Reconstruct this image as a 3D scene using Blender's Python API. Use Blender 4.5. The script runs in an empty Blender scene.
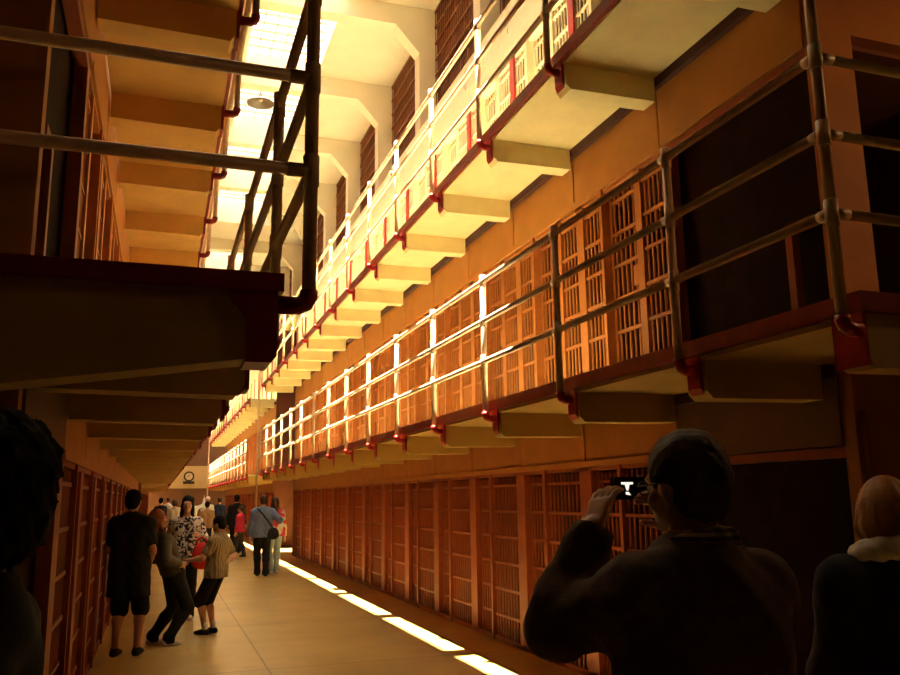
import bpy, math, random
import numpy as np
from mathutils import Vector, Matrix
random.seed(4)
SC = bpy.context.scene
COL = SC.collection

# ------------------------------------------------------------------ materials
def mat(name, col, rough=.6, var=.12, scale=6.0, bump=0.0, metallic=0.0, spec=.4, streak=None):
    m = bpy.data.materials.new(name); m.use_nodes = True
    nt = m.node_tree; b = nt.nodes['Principled BSDF']
    b.inputs['Roughness'].default_value = rough
    b.inputs['Metallic'].default_value = metallic
    b.inputs['Specular IOR Level'].default_value = spec
    tc = nt.nodes.new('ShaderNodeTexCoord')
    n = nt.nodes.new('ShaderNodeTexNoise'); n.inputs['Scale'].default_value = scale; n.inputs['Detail'].default_value = 5
    nt.links.new(tc.outputs['Object'], n.inputs['Vector'])
    r = nt.nodes.new('ShaderNodeValToRGB')
    lo = [max(0, c*(1-var)) for c in col]; hi = [min(1, c*(1+var)) for c in col]
    r.color_ramp.elements[0].position = .3; r.color_ramp.elements[1].position = .7
    r.color_ramp.elements[0].color = (*lo, 1); r.color_ramp.elements[1].color = (*hi, 1)
    nt.links.new(n.outputs['Fac'], r.inputs['Fac'])
    nt.links.new(r.outputs['Color'], b.inputs['Base Color'])
    if bump:
        bp = nt.nodes.new('ShaderNodeBump'); bp.inputs['Strength'].default_value = bump; bp.inputs['Distance'].default_value = .02
        n2 = nt.nodes.new('ShaderNodeTexNoise'); n2.inputs['Scale'].default_value = scale*4; n2.inputs['Detail'].default_value = 6
        nt.links.new(tc.outputs['Object'], n2.inputs['Vector'])
        nt.links.new(n2.outputs['Fac'], bp.inputs['Height']); nt.links.new(bp.outputs['Normal'], b.inputs['Normal'])
    return m

def emis(name, col, s):
    m = bpy.data.materials.new(name); m.use_nodes = True; nt = m.node_tree
    nt.nodes.remove(nt.nodes['Principled BSDF'])
    e = nt.nodes.new('ShaderNodeEmission'); e.inputs['Color'].default_value = (*col, 1); e.inputs['Strength'].default_value = s
    nt.links.new(e.outputs[0], nt.nodes['Material Output'].inputs[0]); return m

def glassmat():
    m = bpy.data.materials.new('skylight_glass'); m.use_nodes = True; nt = m.node_tree
    nt.nodes.remove(nt.nodes['Principled BSDF'])
    t = nt.nodes.new('ShaderNodeBsdfTransparent'); t.inputs[0].default_value = (.95, .95, .93, 1)
    g = nt.nodes.new('ShaderNodeBsdfGlossy'); g.inputs['Roughness'].default_value = .05
    mx = nt.nodes.new('ShaderNodeMixShader'); mx.inputs[0].default_value = .06
    nt.links.new(t.outputs[0], mx.inputs[1]); nt.links.new(g.outputs[0], mx.inputs[2])
    nt.links.new(mx.outputs[0], nt.nodes['Material Output'].inputs[0]); return m

M = {}
M['cream'] = mat('cream_concrete', (.86, .75, .38), .75, .08, 3, .15)
M['deck'] = mat('deck_concrete', (.64, .58, .36), .8, .1, 2, .15)
M['tan'] = mat('soffit_shaded', (.50, .32, .085), .75, .08, 3, .15)  # soffit colour darkened for the weaker bounce light under the middle tier
M['tan2'] = mat('soffit_half_shaded', (.64, .38, .09), .75, .08, 3, .15)  # left top soffit, its dimmer bounce light put into the colour
M['dkfascia'] = mat('near_fascia_shaded', (.14, .055, .015), .6, .1, 4, .05)  # shade at the near ground bay put into the fascia colour
M['fascia1'] = mat('ground_fascia_shaded', (.42, .15, .024), .55, .08, 4, .05)  # ground fascia darkened in colour to carry the falloff of light
M['ceil'] = mat('ceiling_plaster', (.74, .66, .50), .8, .05, 2, .05)
M['rail'] = mat('cream_pipe_paint', (.64, .44, .27), .4, .10, 20, .05)
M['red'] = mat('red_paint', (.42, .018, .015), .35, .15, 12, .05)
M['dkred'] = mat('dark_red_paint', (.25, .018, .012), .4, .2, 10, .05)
M['cell1'] = mat('ground_cell_shaded', (.28, .058, .015), .5, .12, 9, .05)  # falloff of light towards the ground tier put into the cell colour
M['cell2'] = mat('middle_cell_half_shaded', (.47, .16, .032), .5, .10, 9, .05)  # middle cells partly darkened in colour for the same light falloff
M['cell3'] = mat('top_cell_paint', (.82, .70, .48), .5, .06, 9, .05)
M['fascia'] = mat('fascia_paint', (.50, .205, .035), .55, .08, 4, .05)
M['inner'] = mat('cell_interior', (.16, .05, .022), .8, .2, 2, .1)
M['endwall'] = mat('block_end_wall', (.40, .15, .035), .7, .12, 3, .1)
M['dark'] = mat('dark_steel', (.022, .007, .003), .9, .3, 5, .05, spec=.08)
M['screen'] = mat('window_backing', (.17, .045, .018), .7, .3, 3, .1)
M['bars'] = mat('window_bar_paint', (.24, .09, .035), .5, .1, 9)
M['hall'] = mat('front_hall_wall', (.10, .05, .03), .8, .1, 2, .1)
M['maroon'] = mat('maroon_angle_paint', (.07, .018, .010), .7, .2, 9, .05)
M['glass'] = glassmat()
M['farwall'] = mat('end_wall_plaster', (.17, .085, .04), .8, .1, 1.5, .1)
M['farband'] = mat('end_gallery_band', (.55, .41, .19), .7, .08, 1.5, .05)
M['black'] = mat('black_enamel', (.015, .013, .012), .4, .2, 9)
M['lampshade'] = mat('lamp_enamel', (.12, .09, .06), .4, .1, 9)
M['dial'] = mat('clock_dial', (.60, .50, .32), .5, .04, 9)

def floor_mat():
    m = bpy.data.materials.new('polished_concrete'); m.use_nodes = True; nt = m.node_tree; b = nt.nodes['Principled BSDF']
    tc = nt.nodes.new('ShaderNodeTexCoord')
    n = nt.nodes.new('ShaderNodeTexNoise'); n.inputs['Scale'].default_value = .9; n.inputs['Detail'].default_value = 8; n.inputs['Roughness'].default_value = .6
    nt.links.new(tc.outputs['Object'], n.inputs['Vector'])
    r = nt.nodes.new('ShaderNodeValToRGB')
    r.color_ramp.elements[0].position = .35; r.color_ramp.elements[1].position = .68
    r.color_ramp.elements[0].color = (.37, .235, .058, 1); r.color_ramp.elements[1].color = (.52, .355, .105, 1)
    nt.links.new(n.outputs['Fac'], r.inputs['Fac'])
    # slab joints
    br = nt.nodes.new('ShaderNodeTexBrick'); br.offset = 0; br.inputs['Scale'].default_value = 1.0
    br.inputs['Brick Width'].default_value = 2.2; br.inputs['Row Height'].default_value = 3.05
    br.inputs['Mortar Size'].default_value = .012; br.inputs['Mortar Smooth'].default_value = .1
    br.inputs['Color1'].default_value = (1, 1, 1, 1); br.inputs['Color2'].default_value = (.93, .93, .93, 1); br.inputs['Mortar'].default_value = (.45, .4, .35, 1)
    mp = nt.nodes.new('ShaderNodeMapping'); mp.inputs['Location'].default_value = (1.1, .4, 0)
    nt.links.new(tc.outputs['Object'], mp.inputs['Vector']); nt.links.new(mp.outputs['Vector'], br.inputs['Vector'])
    mx = nt.nodes.new('ShaderNodeMix'); mx.data_type = 'RGBA'; mx.blend_type = 'MULTIPLY'; mx.inputs['Factor'].default_value = 1
    nt.links.new(r.outputs['Color'], mx.inputs['A']); nt.links.new(br.outputs['Color'], mx.inputs['B'])
    nt.links.new(mx.outputs['Result'], b.inputs['Base Color'])
    n3 = nt.nodes.new('ShaderNodeTexNoise'); n3.inputs['Scale'].default_value = 2.5; n3.inputs['Detail'].default_value = 6
    nt.links.new(tc.outputs['Object'], n3.inputs['Vector'])
    mr = nt.nodes.new('ShaderNodeMapRange'); mr.inputs['To Min'].default_value = .27; mr.inputs['To Max'].default_value = .36
    nt.links.new(n3.outputs['Fac'], mr.inputs['Value']); nt.links.new(mr.outputs['Result'], b.inputs['Roughness'])
    b.inputs['Specular IOR Level'].default_value = .6
    bp = nt.nodes.new('ShaderNodeBump'); bp.inputs['Strength'].default_value = .008; bp.inputs['Distance'].default_value = .02
    nt.links.new(n3.outputs['Fac'], bp.inputs['Height']); nt.links.new(bp.outputs['Normal'], b.inputs['Normal'])
    return m
M['floor'] = floor_mat()

# ------------------------------------------------------------------ mesh helpers
class MB:
    def __init__(s): s.v = []; s.f = []
    def box(s, x0, x1, y0, y1, z0, z1):
        x0, x1 = min(x0, x1), max(x0, x1)
        n = len(s.v)
        s.v += [(x0,y0,z0),(x1,y0,z0),(x1,y1,z0),(x0,y1,z0),(x0,y0,z1),(x1,y0,z1),(x1,y1,z1),(x0,y1,z1)]
        s.f += [tuple(n+i for i in q) for q in ((0,3,2,1),(4,5,6,7),(0,1,5,4),(1,2,6,5),(2,3,7,6),(3,0,4,7))]
        return s
    def prism(s, poly, axis, a, b):
        """poly: 2d points; axis 'y' (poly in x,z) or 'x' (poly in y,z) or 'z'"""
        n = len(s.v); k = len(poly)
        for t in (a, b):
            for p, q in poly:
                s.v.append((p, t, q) if axis == 'y' else (t, p, q) if axis == 'x' else (p, q, t))
        s.f.append(tuple(n+i for i in range(k))); s.f.append(tuple(n+k+i for i in reversed(range(k))))
        for i in range(k):
            j = (i+1) % k; s.f.append((n+i, n+k+i, n+k+j, n+j))
        return s
    def tube(s, pts, r, seg=10, cap=True):
        pts = [Vector(p) for p in pts]; rs = r if isinstance(r, (list, tuple)) else [r]*len(pts)
        rings = []; prev = None
        for i, p in enumerate(pts):
            if i == 0: t = pts[1]-pts[0]
            elif i == len(pts)-1: t = pts[-1]-pts[-2]
            else: t = (pts[i+1]-p).normalized()+(p-pts[i-1]).normalized()
            t.normalize()
            if prev is None:
                u = t.cross(Vector((0,0,1)) if abs(t.z) < .9 else Vector((1,0,0))).normalized()
            else:
                u = (prev - t*prev.dot(t)).normalized()
            prev = u; w = t.cross(u)
            n = len(s.v); rings.append(n)
            for k in range(seg):
                a = 2*math.pi*k/seg
                q = p + (u*math.cos(a)+w*math.sin(a))*rs[i]; s.v.append(tuple(q))
        for a, b in zip(rings, rings[1:]):
            for k in range(seg):
                j = (k+1) % seg; s.f.append((a+k, a+j, b+j, b+k))
        if cap:
            s.f.append(tuple(rings[0]+k for k in reversed(range(seg)))); s.f.append(tuple(rings[-1]+k for k in range(seg)))
        return s
    def lathe(s, prof, c=(0,0,0), seg=20):
        n = len(s.v); m = len(prof)
        for k in range(seg):
            a = 2*math.pi*k/seg
            for r, z in prof: s.v.append((c[0]+r*math.cos(a), c[1]+r*math.sin(a), c[2]+z))
        for k in range(seg):
            j = (k+1) % seg
            for i in range(m-1): s.f.append((n+k*m+i, n+j*m+i, n+j*m+i+1, n+k*m+i+1))
        return s
    def mesh(s, name, material, smooth=False):
        me = bpy.data.meshes.new(name); me.from_pydata(s.v, [], s.f); me.validate()
        import bmesh
        bm = bmesh.new(); bm.from_mesh(me); bmesh.ops.recalc_face_normals(bm, faces=bm.faces); bm.to_mesh(me); bm.free()
        me.materials.append(material)
        if smooth: me.polygons.foreach_set('use_smooth', [len(p.vertices) <= 4 for p in me.polygons])
        return me
    def build(s, name, material, parent=None, smooth=False, loc=None):
        return link(name, s.mesh(name, material, smooth), parent, loc)

def link(name, me, parent=None, loc=None):
    o = bpy.data.objects.new(name, me); COL.objects.link(o)
    if parent is not None: o.parent = parent
    if loc is not None: o.location = loc
    return o
def tag(o, label=None, cat=None, group=None, kind=None):
    if label: o['label'] = label
    if cat: o['category'] = cat
    if group: o['group'] = group
    if kind: o['kind'] = kind
    return o
def thing(name, label, cat, loc=(0,0,0), rz=0, group=None):
    o = bpy.data.objects.new(name, None); COL.objects.link(o); o.empty_display_size = .2
    o.location = loc; o.rotation_euler = (0,0,rz)
    return tag(o, label, cat, group)
def struct(name, mb, m, parent=None, smooth=False):
    o = mb.build(name, m, parent, smooth); o['kind'] = 'structure'; return o
def copy_tree(o, parent=None):
    c = o.copy(); COL.objects.link(c); c.parent = parent
    for ch in list(o.children): copy_tree(ch, c)
    return c

ORD = ['first','second','third','fourth','fifth','sixth','seventh','eighth','ninth','tenth','eleventh','twelfth','thirteenth','fourteenth','fifteenth','sixteenth']

# ------------------------------------------------------------------ layout numbers
BAY = 1.525
P0 = 4.03                       # first regular railing post along the hall (Y)
XR, XL = 3.81, -.566            # cell faces
PR, PL = 2.794, .490            # railing post lines
ER, EL = 2.885, .375            # outer edges of the walkways
T2, T3 = 2.48, 5.13             # walkway levels
YE = 3.80                       # near end of both blocks
YC, YCL = 2.80, 3.00            # corner posts
NB = 14
Y1E = P0+NB*BAY                 # 25.38 end of near blocks
F0 = 29.95
NF = 15
F1E = F0+NF*BAY                 # 52.8
YEND = 55.0
ROOF = 7.62
CEIL = 10.5
BEAM0 = 7.2
BP = 3.05

# ------------------------------------------------------------------ shell
struct('floor', MB().box(-7.2, 11.2, -7.2, YEND+.2, -.2, 0), M['floor'])

# block bodies: slabs, partitions and rear wall of the cells, both sides
def block_shell(side, y0, y1, nm, endwall=True):
    f = XR if side > 0 else XL
    sx = side
    def X(a): return f+sx*a
    m = MB()
    m.box(X(1.55), X(1.75), y0, y1, 0, ROOF)
    for a, b in ((1.90+.06, T2-.01), (4.46+.06, T3-.01), (ROOF-.15, ROOF)):
        m.box(X(.035), X(1.55), y0, y1, a, b)
    n = int(round((y1-y0)/BAY))
    for i in range(n+1):
        y = y0+i*BAY if y0 > 10 or i > 0 else y0
    ys = ([y0+.05] if y0 > 10 else []) + [ (P0 if y0 < 10 else F0)+i*BAY for i in range(1, n)] + [y1-.05]
    for y in ys:
        m.box(X(.12), X(1.55), y-.04, y+.04, 0, ROOF-.15)
    return struct(nm, m, M['inner'])
block_shell(1, YE+.1, Y1E, 'wall_right_cells')
block_shell(-1, YE+.1, Y1E, 'wall_left_cells')
block_shell(1, F0, F1E, 'wall_right_far_cells')
block_shell(-1, F0, F1E, 'wall_left_far_cells')

# end walls of the near blocks, facing the front hall
m = MB()
m.box(XR, 4.10, YE, YE+.1, 0, ROOF)
m.box(4.10, 11.2, YE, YE+.1, 0, T2-.03); m.box(4.10, 5.5, YE, YE+.1, 4.55, ROOF); m.box(5.5, 11.2, YE, YE+.1, T2-.03, ROOF)
m.box(XR+.0, 11.2, YE, YE+.1, ROOF, CEIL)
struct('wall_right_end', m, M['endwall'])
m = MB().box(4.10, 5.5, YE+1.2, YE+1.3, T2-.03, 4.6)
struct('wall_right_recess', m, M['dark'])
m = MB()
m.box(-7.2, XL, YE, YE+.1, 0, CEIL)
struct('wall_left_end', m, M['endwall'])
# ends of the blocks on the cross aisle
for nm, x0, x1 in (('wall_right_aisle', XR, XR+2.4), ('wall_left_aisle', XL-2.4, XL)):
    m = MB().box(x0, x1, Y1E, Y1E+.12, 0, ROOF).box(x0, x1, F0-.12, F0, 0, ROOF)
    struct(nm, m, M['inner'])
m = MB().box(XR+2.4, XR+2.5, Y1E, F0, 0, ROOF).box(XL-2.5, XL-2.4, Y1E, F0, 0, ROOF)
struct('wall_cross_aisle', m, M['farwall'])
# block roofs
m = MB()
for y0, y1 in ((YE+.1, Y1E), (Y1E, F0), (F0, F1E), (F1E, YEND)):
    m.box(XR+.03, 6.4, y0, y1, ROOF, ROOF+.08); m.box(-3.2, XL-.03, y0, y1, ROOF, ROOF+.08)
struct('trim_1', m, M['cream'])
# far end wall
m = MB().box(-3.2, 6.4, YEND, YEND+.2, 0, CEIL)
struct('wall_far', m, M['farwall'])
struct('trim_2', MB().box(-1.2, 4.4, YEND-.45, YEND, 2.36, 3.72), M['farband'])
struct('wall_far_sides', MB().box(XR, XR+2.6, F1E, F1E+.15, 0, ROOF).box(XL-2.6, XL, F1E, F1E+.15, 0, ROOF), M['endwall'])
# upper side walls
XW, XWL = 4.42, -1.18
m = MB().box(XW+.06, XW+.2, YE, YEND, ROOF, CEIL)
struct('wall_right_upper', m, M['screen'])
m = MB().box(XWL-.2, XWL-.06, YE, YEND, ROOF, CEIL)
struct('wall_left_upper', m, M['screen'])
# front hall
m = MB()
m.box(-7.3, -7.2, -7.2, YE+.1, 0, CEIL); m.box(11.2, 11.3, -7.2, YE+.1, 0, CEIL)
struct('wall_front_sides', m, M['hall'])
struct('wall_rear', MB().box(-7.3, 11.3, -7.3, -7.2, 0, CEIL), M['hall'])
WN = [0]
def window(mb, m):
    WN[0] += 1
    return struct('window_%d' % WN[0], mb, m)
# ceiling with skylight openings
SKX0, SKX1 = 1.25, 2.75
nbeams = int((YEND-BEAM0)/BP)+1
beamY = [BEAM0+BP*k for k in range(nbeams)]
sky_bays = [k for k in range(nbeams-1) if k != 6]
m = MB()
m.box(-7.3, 11.3, -7.3, YE+.1, CEIL, CEIL+.15)
m.box(-3.2, 6.4, YE+.1, BEAM0+.26, CEIL, CEIL+.15)
m.box(-3.2, SKX0, BEAM0+.26, YEND+.2, CEIL, CEIL+.15); m.box(SKX1, 6.4, BEAM0+.26, YEND+.2, CEIL, CEIL+.15)
for k in range(nbeams):
    m.box(SKX0, SKX1, beamY[k], beamY[k]+.28, CEIL, CEIL+.15)
m.box(SKX0, SKX1, beamY[6]+.28, beamY[7], CEIL, CEIL+.15)
m.box(SKX0, SKX1, beamY[-1]+.28, YEND+.2, CEIL, CEIL+.15)
struct('ceiling', m, M['ceil'])
for n, k in enumerate(sky_bays):
    y0, y1 = beamY[k]+.28, beamY[k+1]
    w = window(MB().box(SKX0-.1, SKX1+.1, y0-.05, y1+.05, CEIL+.31, CEIL+.32), M['glass'])
    c = MB()
    c.box(SKX0-.08, SKX0, y0, y1, CEIL+.15, CEIL+.31); c.box(SKX1, SKX1+.08, y0, y1, CEIL+.15, CEIL+.31)
    c.box(SKX0-.08, SKX1+.08, y0-.08, y0, CEIL+.15, CEIL+.31); c.box(SKX0-.08, SKX1+.08, y1, y1+.08, CEIL+.15, CEIL+.31)
    c.build('skylight_curb', M['ceil'], w)
    g = MB()
    for i in range(1, 6): x = SKX0+(SKX1-SKX0)*i/6; g.box(x-.012, x+.012, y0, y1, CEIL+.27, CEIL+.31)
    for i in range(1, 9): y = y0+(y1-y0)*i/9; g.box(SKX0, SKX1, y-.012, y+.012, CEIL+.27, CEIL+.31)
    g.build('glazing_bars', M['rail'], w)
# transverse beams with haunches and piers
for k, y in enumerate(beamY):
    m = MB()
    pr = [(SKX0-.4, CEIL), (SKX0-.4, 10.1), (3.66, 10.1), (4.1, 9.6), (4.1, ROOF+.08), (XW+.06, ROOF+.08), (XW+.06, CEIL)]
    m.prism(pr, 'y', y, y+.28)
    pl = [(SKX0-.4, CEIL), (SKX0-.4, 10.1), (-.42, 10.1), (-.86, 9.6), (-.86, ROOF+.08), (XWL-.06, ROOF+.08), (XWL-.06, CEIL)]
    m.prism(pl, 'y', y, y+.28)
    struct('trim_%d' % (3+k), m, M['ceil'])
# screens between the piers (right clerestory)
for k in range(-1, nbeams-1):
    y0 = (beamY[k]+.28) if k >= 0 else YE+.15
    y1 = beamY[k+1]
    for side in (1, -1):
        if side < 0 and k % 3: continue
        xw = XW if side > 0 else XWL
        w = window(MB().box(xw+.03*side, xw+.055*side, y0, y1, ROOF+.3, 10.47), M['screen'])
        g = MB()
        nb = int((y1-y0)/.11)
        for i in range(nb+1):
            y = y0+(y1-y0)*i/nb; g.box(xw-.008, xw+.008, y-.008, y+.008, ROOF+.3, 10.47)
        for i in range(9):
            z = ROOF+.3+i*(10.47-ROOF-.3)/8; g.box(xw-.02, xw+.02, y0, y1, z-.018, z+.018)
        g.build('window_bars', M['bars'], w)
        h = MB().box(xw-.02, xw+.06, y0, y1, 10.47, CEIL).box(xw-.02, xw+.06, y0, y1, ROOF+.08, ROOF+.3)
        h.build('window_frame', M['ceil'], w)

# ------------------------------------------------------------------ cell fronts
def bars(mb, side, x, y0, y1, z0, z1, nbar, crossz):
    for i in range(nbar):
        y = y0+(y1-y0)*(i+.5)/nbar
        mb.tube([(side*x, y, z0), (side*x, y, z1)], .0125, 6, False)
    for z in crossz: mb.box(side*(x-.018), side*(x+.012), y0, y1, z-.014, z+.014)

def cell_proto(side, tier):
    s = side
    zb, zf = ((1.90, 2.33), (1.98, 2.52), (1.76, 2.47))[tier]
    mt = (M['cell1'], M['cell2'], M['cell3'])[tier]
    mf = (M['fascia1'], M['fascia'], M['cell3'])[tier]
    parts = []
    ft = .06 if tier < 2 else .36
    cz = [zb*.15+zb*.155*i for i in range(6)]
    fr = MB()
    if tier == 0:
        cols = ((0, .15), (1.455, BAY)); thin = (.89, .94); panels = ((.15, .89, 9),); door = (.94, 1.455, 7)
    else:
        cols = ((.35, .45), (1.39, BAY)); thin = (.985, 1.035); panels = ((0, .35, 5), (1.035, 1.39, 5)); door = (.45, .985, 7)
    for a, b in cols: fr.box(0, s*.06, a, b, 0, zb)
    fr.box(s*-.02, s*.08, thin[0], thin[1], 0, zb)
    fr.box(0, s*.10, 0, BAY, 0, .05); fr.box(0, s*.10, 0, BAY, zb-.035, zb)
    parts.append(('frame', fr.mesh('frame', mt), None))
    for a, b, n in panels:
        g = MB(); bars(g, s, .03, a, b, .05, zb-.05, n, cz)
        parts.append(('barred_panel', g.mesh('barred_panel', mt), None))
    g = MB(); bars(g, s, .085, door[0]+.03, door[1]-.03, .05, zb-.06, door[2]-1, cz)
    g.box(s*.065, s*.105, door[0], door[0]+.04, .05, zb-.05); g.box(s*.065, s*.105, door[1]-.04, door[1], .05, zb-.05)
    parts.append(('barred_door', g.mesh('barred_door', mt), None))
    g = MB(); g.box(s*.03, s*.062, door[0]+.005, door[0]+.12, .95, 1.13)
    parts.append(('lock_box', g.mesh('lock_box', mt), 'barred_door'))
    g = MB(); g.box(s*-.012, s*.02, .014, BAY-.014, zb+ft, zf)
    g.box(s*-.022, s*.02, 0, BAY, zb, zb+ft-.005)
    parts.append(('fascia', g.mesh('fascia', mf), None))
    if tier == 2:
        g = MB(); g.box(s*-.024, s*.0, 1.36, 1.47, .05, zb)
        parts.append(('red_door_post', g.mesh('red_door_post', M['red']), None))
    return parts
PROTO = {}
TN = ('ground', 'middle', 'top')
TZ = (0, T2, T3)
def cell(side, tier, y, label, group):
    key = (side, tier)
    loc = (XR if side > 0 else XL, y, TZ[tier])
    if key not in PROTO:
        root = thing('cell_front', label, 'cell', loc, 0, group)
        last = {}
        for nm, me, par in cell_proto(side, tier):
            o = link(nm, me, last[par] if par else root); last[nm] = o
            if nm == 'red_door_post': o['label'] = 'bright red door post'
        PROTO[key] = root
    else:
        root = copy_tree(PROTO[key]); root.location = loc
        root['label'] = label; root['group'] = group
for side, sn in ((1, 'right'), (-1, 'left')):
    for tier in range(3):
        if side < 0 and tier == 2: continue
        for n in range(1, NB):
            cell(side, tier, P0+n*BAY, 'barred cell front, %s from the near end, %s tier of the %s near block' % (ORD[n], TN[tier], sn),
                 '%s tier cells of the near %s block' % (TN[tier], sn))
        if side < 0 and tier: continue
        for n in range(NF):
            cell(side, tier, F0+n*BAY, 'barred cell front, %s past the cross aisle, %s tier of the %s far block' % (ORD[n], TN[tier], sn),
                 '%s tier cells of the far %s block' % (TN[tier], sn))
# plain wall above where the left upper cells cannot be seen
struct('wall_left_top', MB().box(XL-.1, XL, YE+.1, Y1E, T3-.3, ROOF).box(XL-.1, XL, F0, F1E, T2-.1, ROOF), M['cell2'])
# dark first bay on each side
for side, sn in ((1, 'right'), (-1, 'left')):
    f = XR if side > 0 else XL
    for tier in range(3 if side > 0 else 2):
        zb, zf = ((1.90, 2.33), (1.98, 2.52), (2.11, 2.47))[tier]
        z = TZ[tier]
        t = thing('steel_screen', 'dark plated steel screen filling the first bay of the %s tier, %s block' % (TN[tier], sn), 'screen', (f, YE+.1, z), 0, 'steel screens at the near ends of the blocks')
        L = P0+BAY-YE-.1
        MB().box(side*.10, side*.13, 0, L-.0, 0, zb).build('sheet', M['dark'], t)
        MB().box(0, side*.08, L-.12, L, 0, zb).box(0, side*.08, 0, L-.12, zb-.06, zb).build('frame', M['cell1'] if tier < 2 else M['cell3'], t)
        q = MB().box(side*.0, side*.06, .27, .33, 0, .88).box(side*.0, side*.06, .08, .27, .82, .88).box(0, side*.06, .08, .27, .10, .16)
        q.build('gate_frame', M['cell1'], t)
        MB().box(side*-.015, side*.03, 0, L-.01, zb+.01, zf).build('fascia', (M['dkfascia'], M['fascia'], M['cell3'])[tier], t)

# ------------------------------------------------------------------ walkways
def walkway(name, label, side, top, ys, y0, y1, corner, group):
    e = ER if side > 0 else EL
    f = XR if side > 0 else XL
    if side < 0: top -= .035
    t = thing(name, label, 'walkway', (e, y0, top), 0, group)
    s = side; w = abs(f-e)
    m = MB(); m.box(s*.012, s*(w-.025), .012 if corner else 0, y1-y0, -.045, 0)
    if corner: m.box(s*(w-.025), s*6.5, .012, YE-y0-.005, -.045, 0)
    m.build('deck_slab', M['deck'], t)
    m = MB(); m.box(s*.012, s*(w-.025), .012 if corner else 0, y1-y0, -.09, -.046)
    if corner: m.box(s*(w-.025), s*6.5, .012, YE-y0-.005, -.09, -.046)
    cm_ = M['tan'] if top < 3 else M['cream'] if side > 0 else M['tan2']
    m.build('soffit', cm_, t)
    m = MB(); a = .03 if side > 0 else .004
    m.box(-s*.02, s*.012, -.02 if corner else 0, y1-y0, -.062, a)
    if corner: m.box(s*.012, s*6.5, -.02, .012, -.062, a)
    m.build('edge_angle', M['dkred'], t)
    if side > 0:
      m = MB(); m.box(s*(w-.08), s*(w-.026), (YE-y0+.1) if corner else 0, y1-y0, -.17, -.09)
      m.build('wall_angle', M['maroon'], t)
    for y in ys:
        d = y-y0
        r = MB(); a, b = d-.09, d+.09
        if d < .2: a, b = .0, .18
        deep = -.31 if side > 0 else -.33
        if side < 0 and d < .2: r.prism([(s*.02, -.09), (s*.02, -.30), (s*(w-.03), -.43), (s*(w-.03), -.09)], 'y', a, b)
        else: r.prism([(s*.02, -.09), (s*.02, -.27), (s*.06, deep), (s*(w-.085), deep+.01), (s*(w-.085), -.09)] if side > 0 else [(s*.02, -.09), (s*.02, -.27), (s*.06, deep), (s*(w-.03), deep+.015), (s*(w-.03), -.09)], 'y', a, b)
        o = r.build('rib', cm_, t)
        if side < 0 and d < .2: c = MB().prism([(0, -.062), (0, -.30), (s*.02, -.325), (s*.11, -.325), (s*.11, -.17), (s*.17, -.09), (s*.17, -.062)], 'y', a-.012, b+.006)
        else: c = MB().prism([(0, -.062), (0, -.25), (s*.022, -.285), (s*.022, -.062)], 'y', a+.03, b-.03) if side > 0 and d > .2 else MB().box(0, s*.022, a, b, -.30, -.062)
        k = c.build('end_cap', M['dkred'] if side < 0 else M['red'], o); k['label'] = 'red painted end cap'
    return t
def railing(name, label, side, top, ys, path_start, y1, group):
    px = PR if side > 0 else PL
    e = ER if side > 0 else EL
    t = thing(name, label, 'railing', (px, ys[0], top), 0, group)
    s = side; o0 = ys[0]
    hs = (.39, .772, 1.153)
    for h in hs:
        pts = []
        if path_start: pts.append((s*6.2, 0, h)); pts.append((0, 0, h))
        else: pts.append((0, 0, h))
        pts.append((0, y1-o0, h))
        m = MB()
        for a, b in zip(pts, pts[1:]): m.tube([a, b], .0245, 10)
        m.build('rail', M['rail'], t, True)
    for y in ys:
        d = y-o0
        m = MB()
        m.tube([(0, d, -.09), (0, d, (T3-T2-.20) if path_start and d < .01 and top < 3 else 1.18)], .0265, 10)
        for h in hs:
            m.tube([(0, d, h-.06), (0, d, h+.06)], .0315, 10)
            m.tube([(0, d-.055, h), (0, d+.055, h)] if d > .01 or not path_start else [(0, d, h), (0, d+.07, h)], .0275, 10)
            if path_start and d < .01: m.tube([(0, d, h), (s*.09, d, h)], .0275, 10)
        p = m.build('post', M['rail'], t, True)
        m = MB(); L = abs(e-px)
        m.tube([(0, d, -.08), (0, d, -.10), (s*.012, d, -.128), (s*.04, d, -.140), (s*(L-.001), d, -.140)], .034, 10)
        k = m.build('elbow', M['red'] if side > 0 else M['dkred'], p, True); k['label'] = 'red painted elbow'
    return t
nearY = [YC]+[P0+n*BAY for n in range(NB+1)]
farY = [F0+.03+n*BAY for n in range(NF)]+[F1E-.05]
for side, sn in ((1, 'right'), (-1, 'left')):
    nearY[0] = YC if side > 0 else YCL
    for top, tn in ((T2, 'middle'), (T3, 'top')):
        walkway('gallery_walkway', 'concrete gallery walkway with red edge, %s tier of the near %s block' % (tn, sn), side, top, nearY, nearY[0]-.02, Y1E+.6, True, 'gallery walkways')
        walkway('gallery_walkway', 'concrete gallery walkway with red edge, %s tier of the far %s block' % (tn, sn), side, top, farY, F0-.1, F1E, False, 'gallery walkways')
        lab = {('right', 'middle'): 'sunlit cream pipe railing along the middle tier of the near right block', ('right', 'top'): 'cream pipe railing along the bright top tier of the near right block',
               ('left', 'middle'): 'shadowed pipe railing with red elbow at the near left corner', ('left', 'top'): 'pipe railing hanging above the left, top tier of the near block'}[(sn, tn)]
        railing('gallery_railing', lab, side, top, nearY, True, Y1E+.5, 'gallery railings')
        railing('gallery_railing', 'distant white pipe railing past the cross aisle, %s tier on the %s' % (tn, sn), side, top, farY, False, F1E-.05, 'gallery railings')
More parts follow.
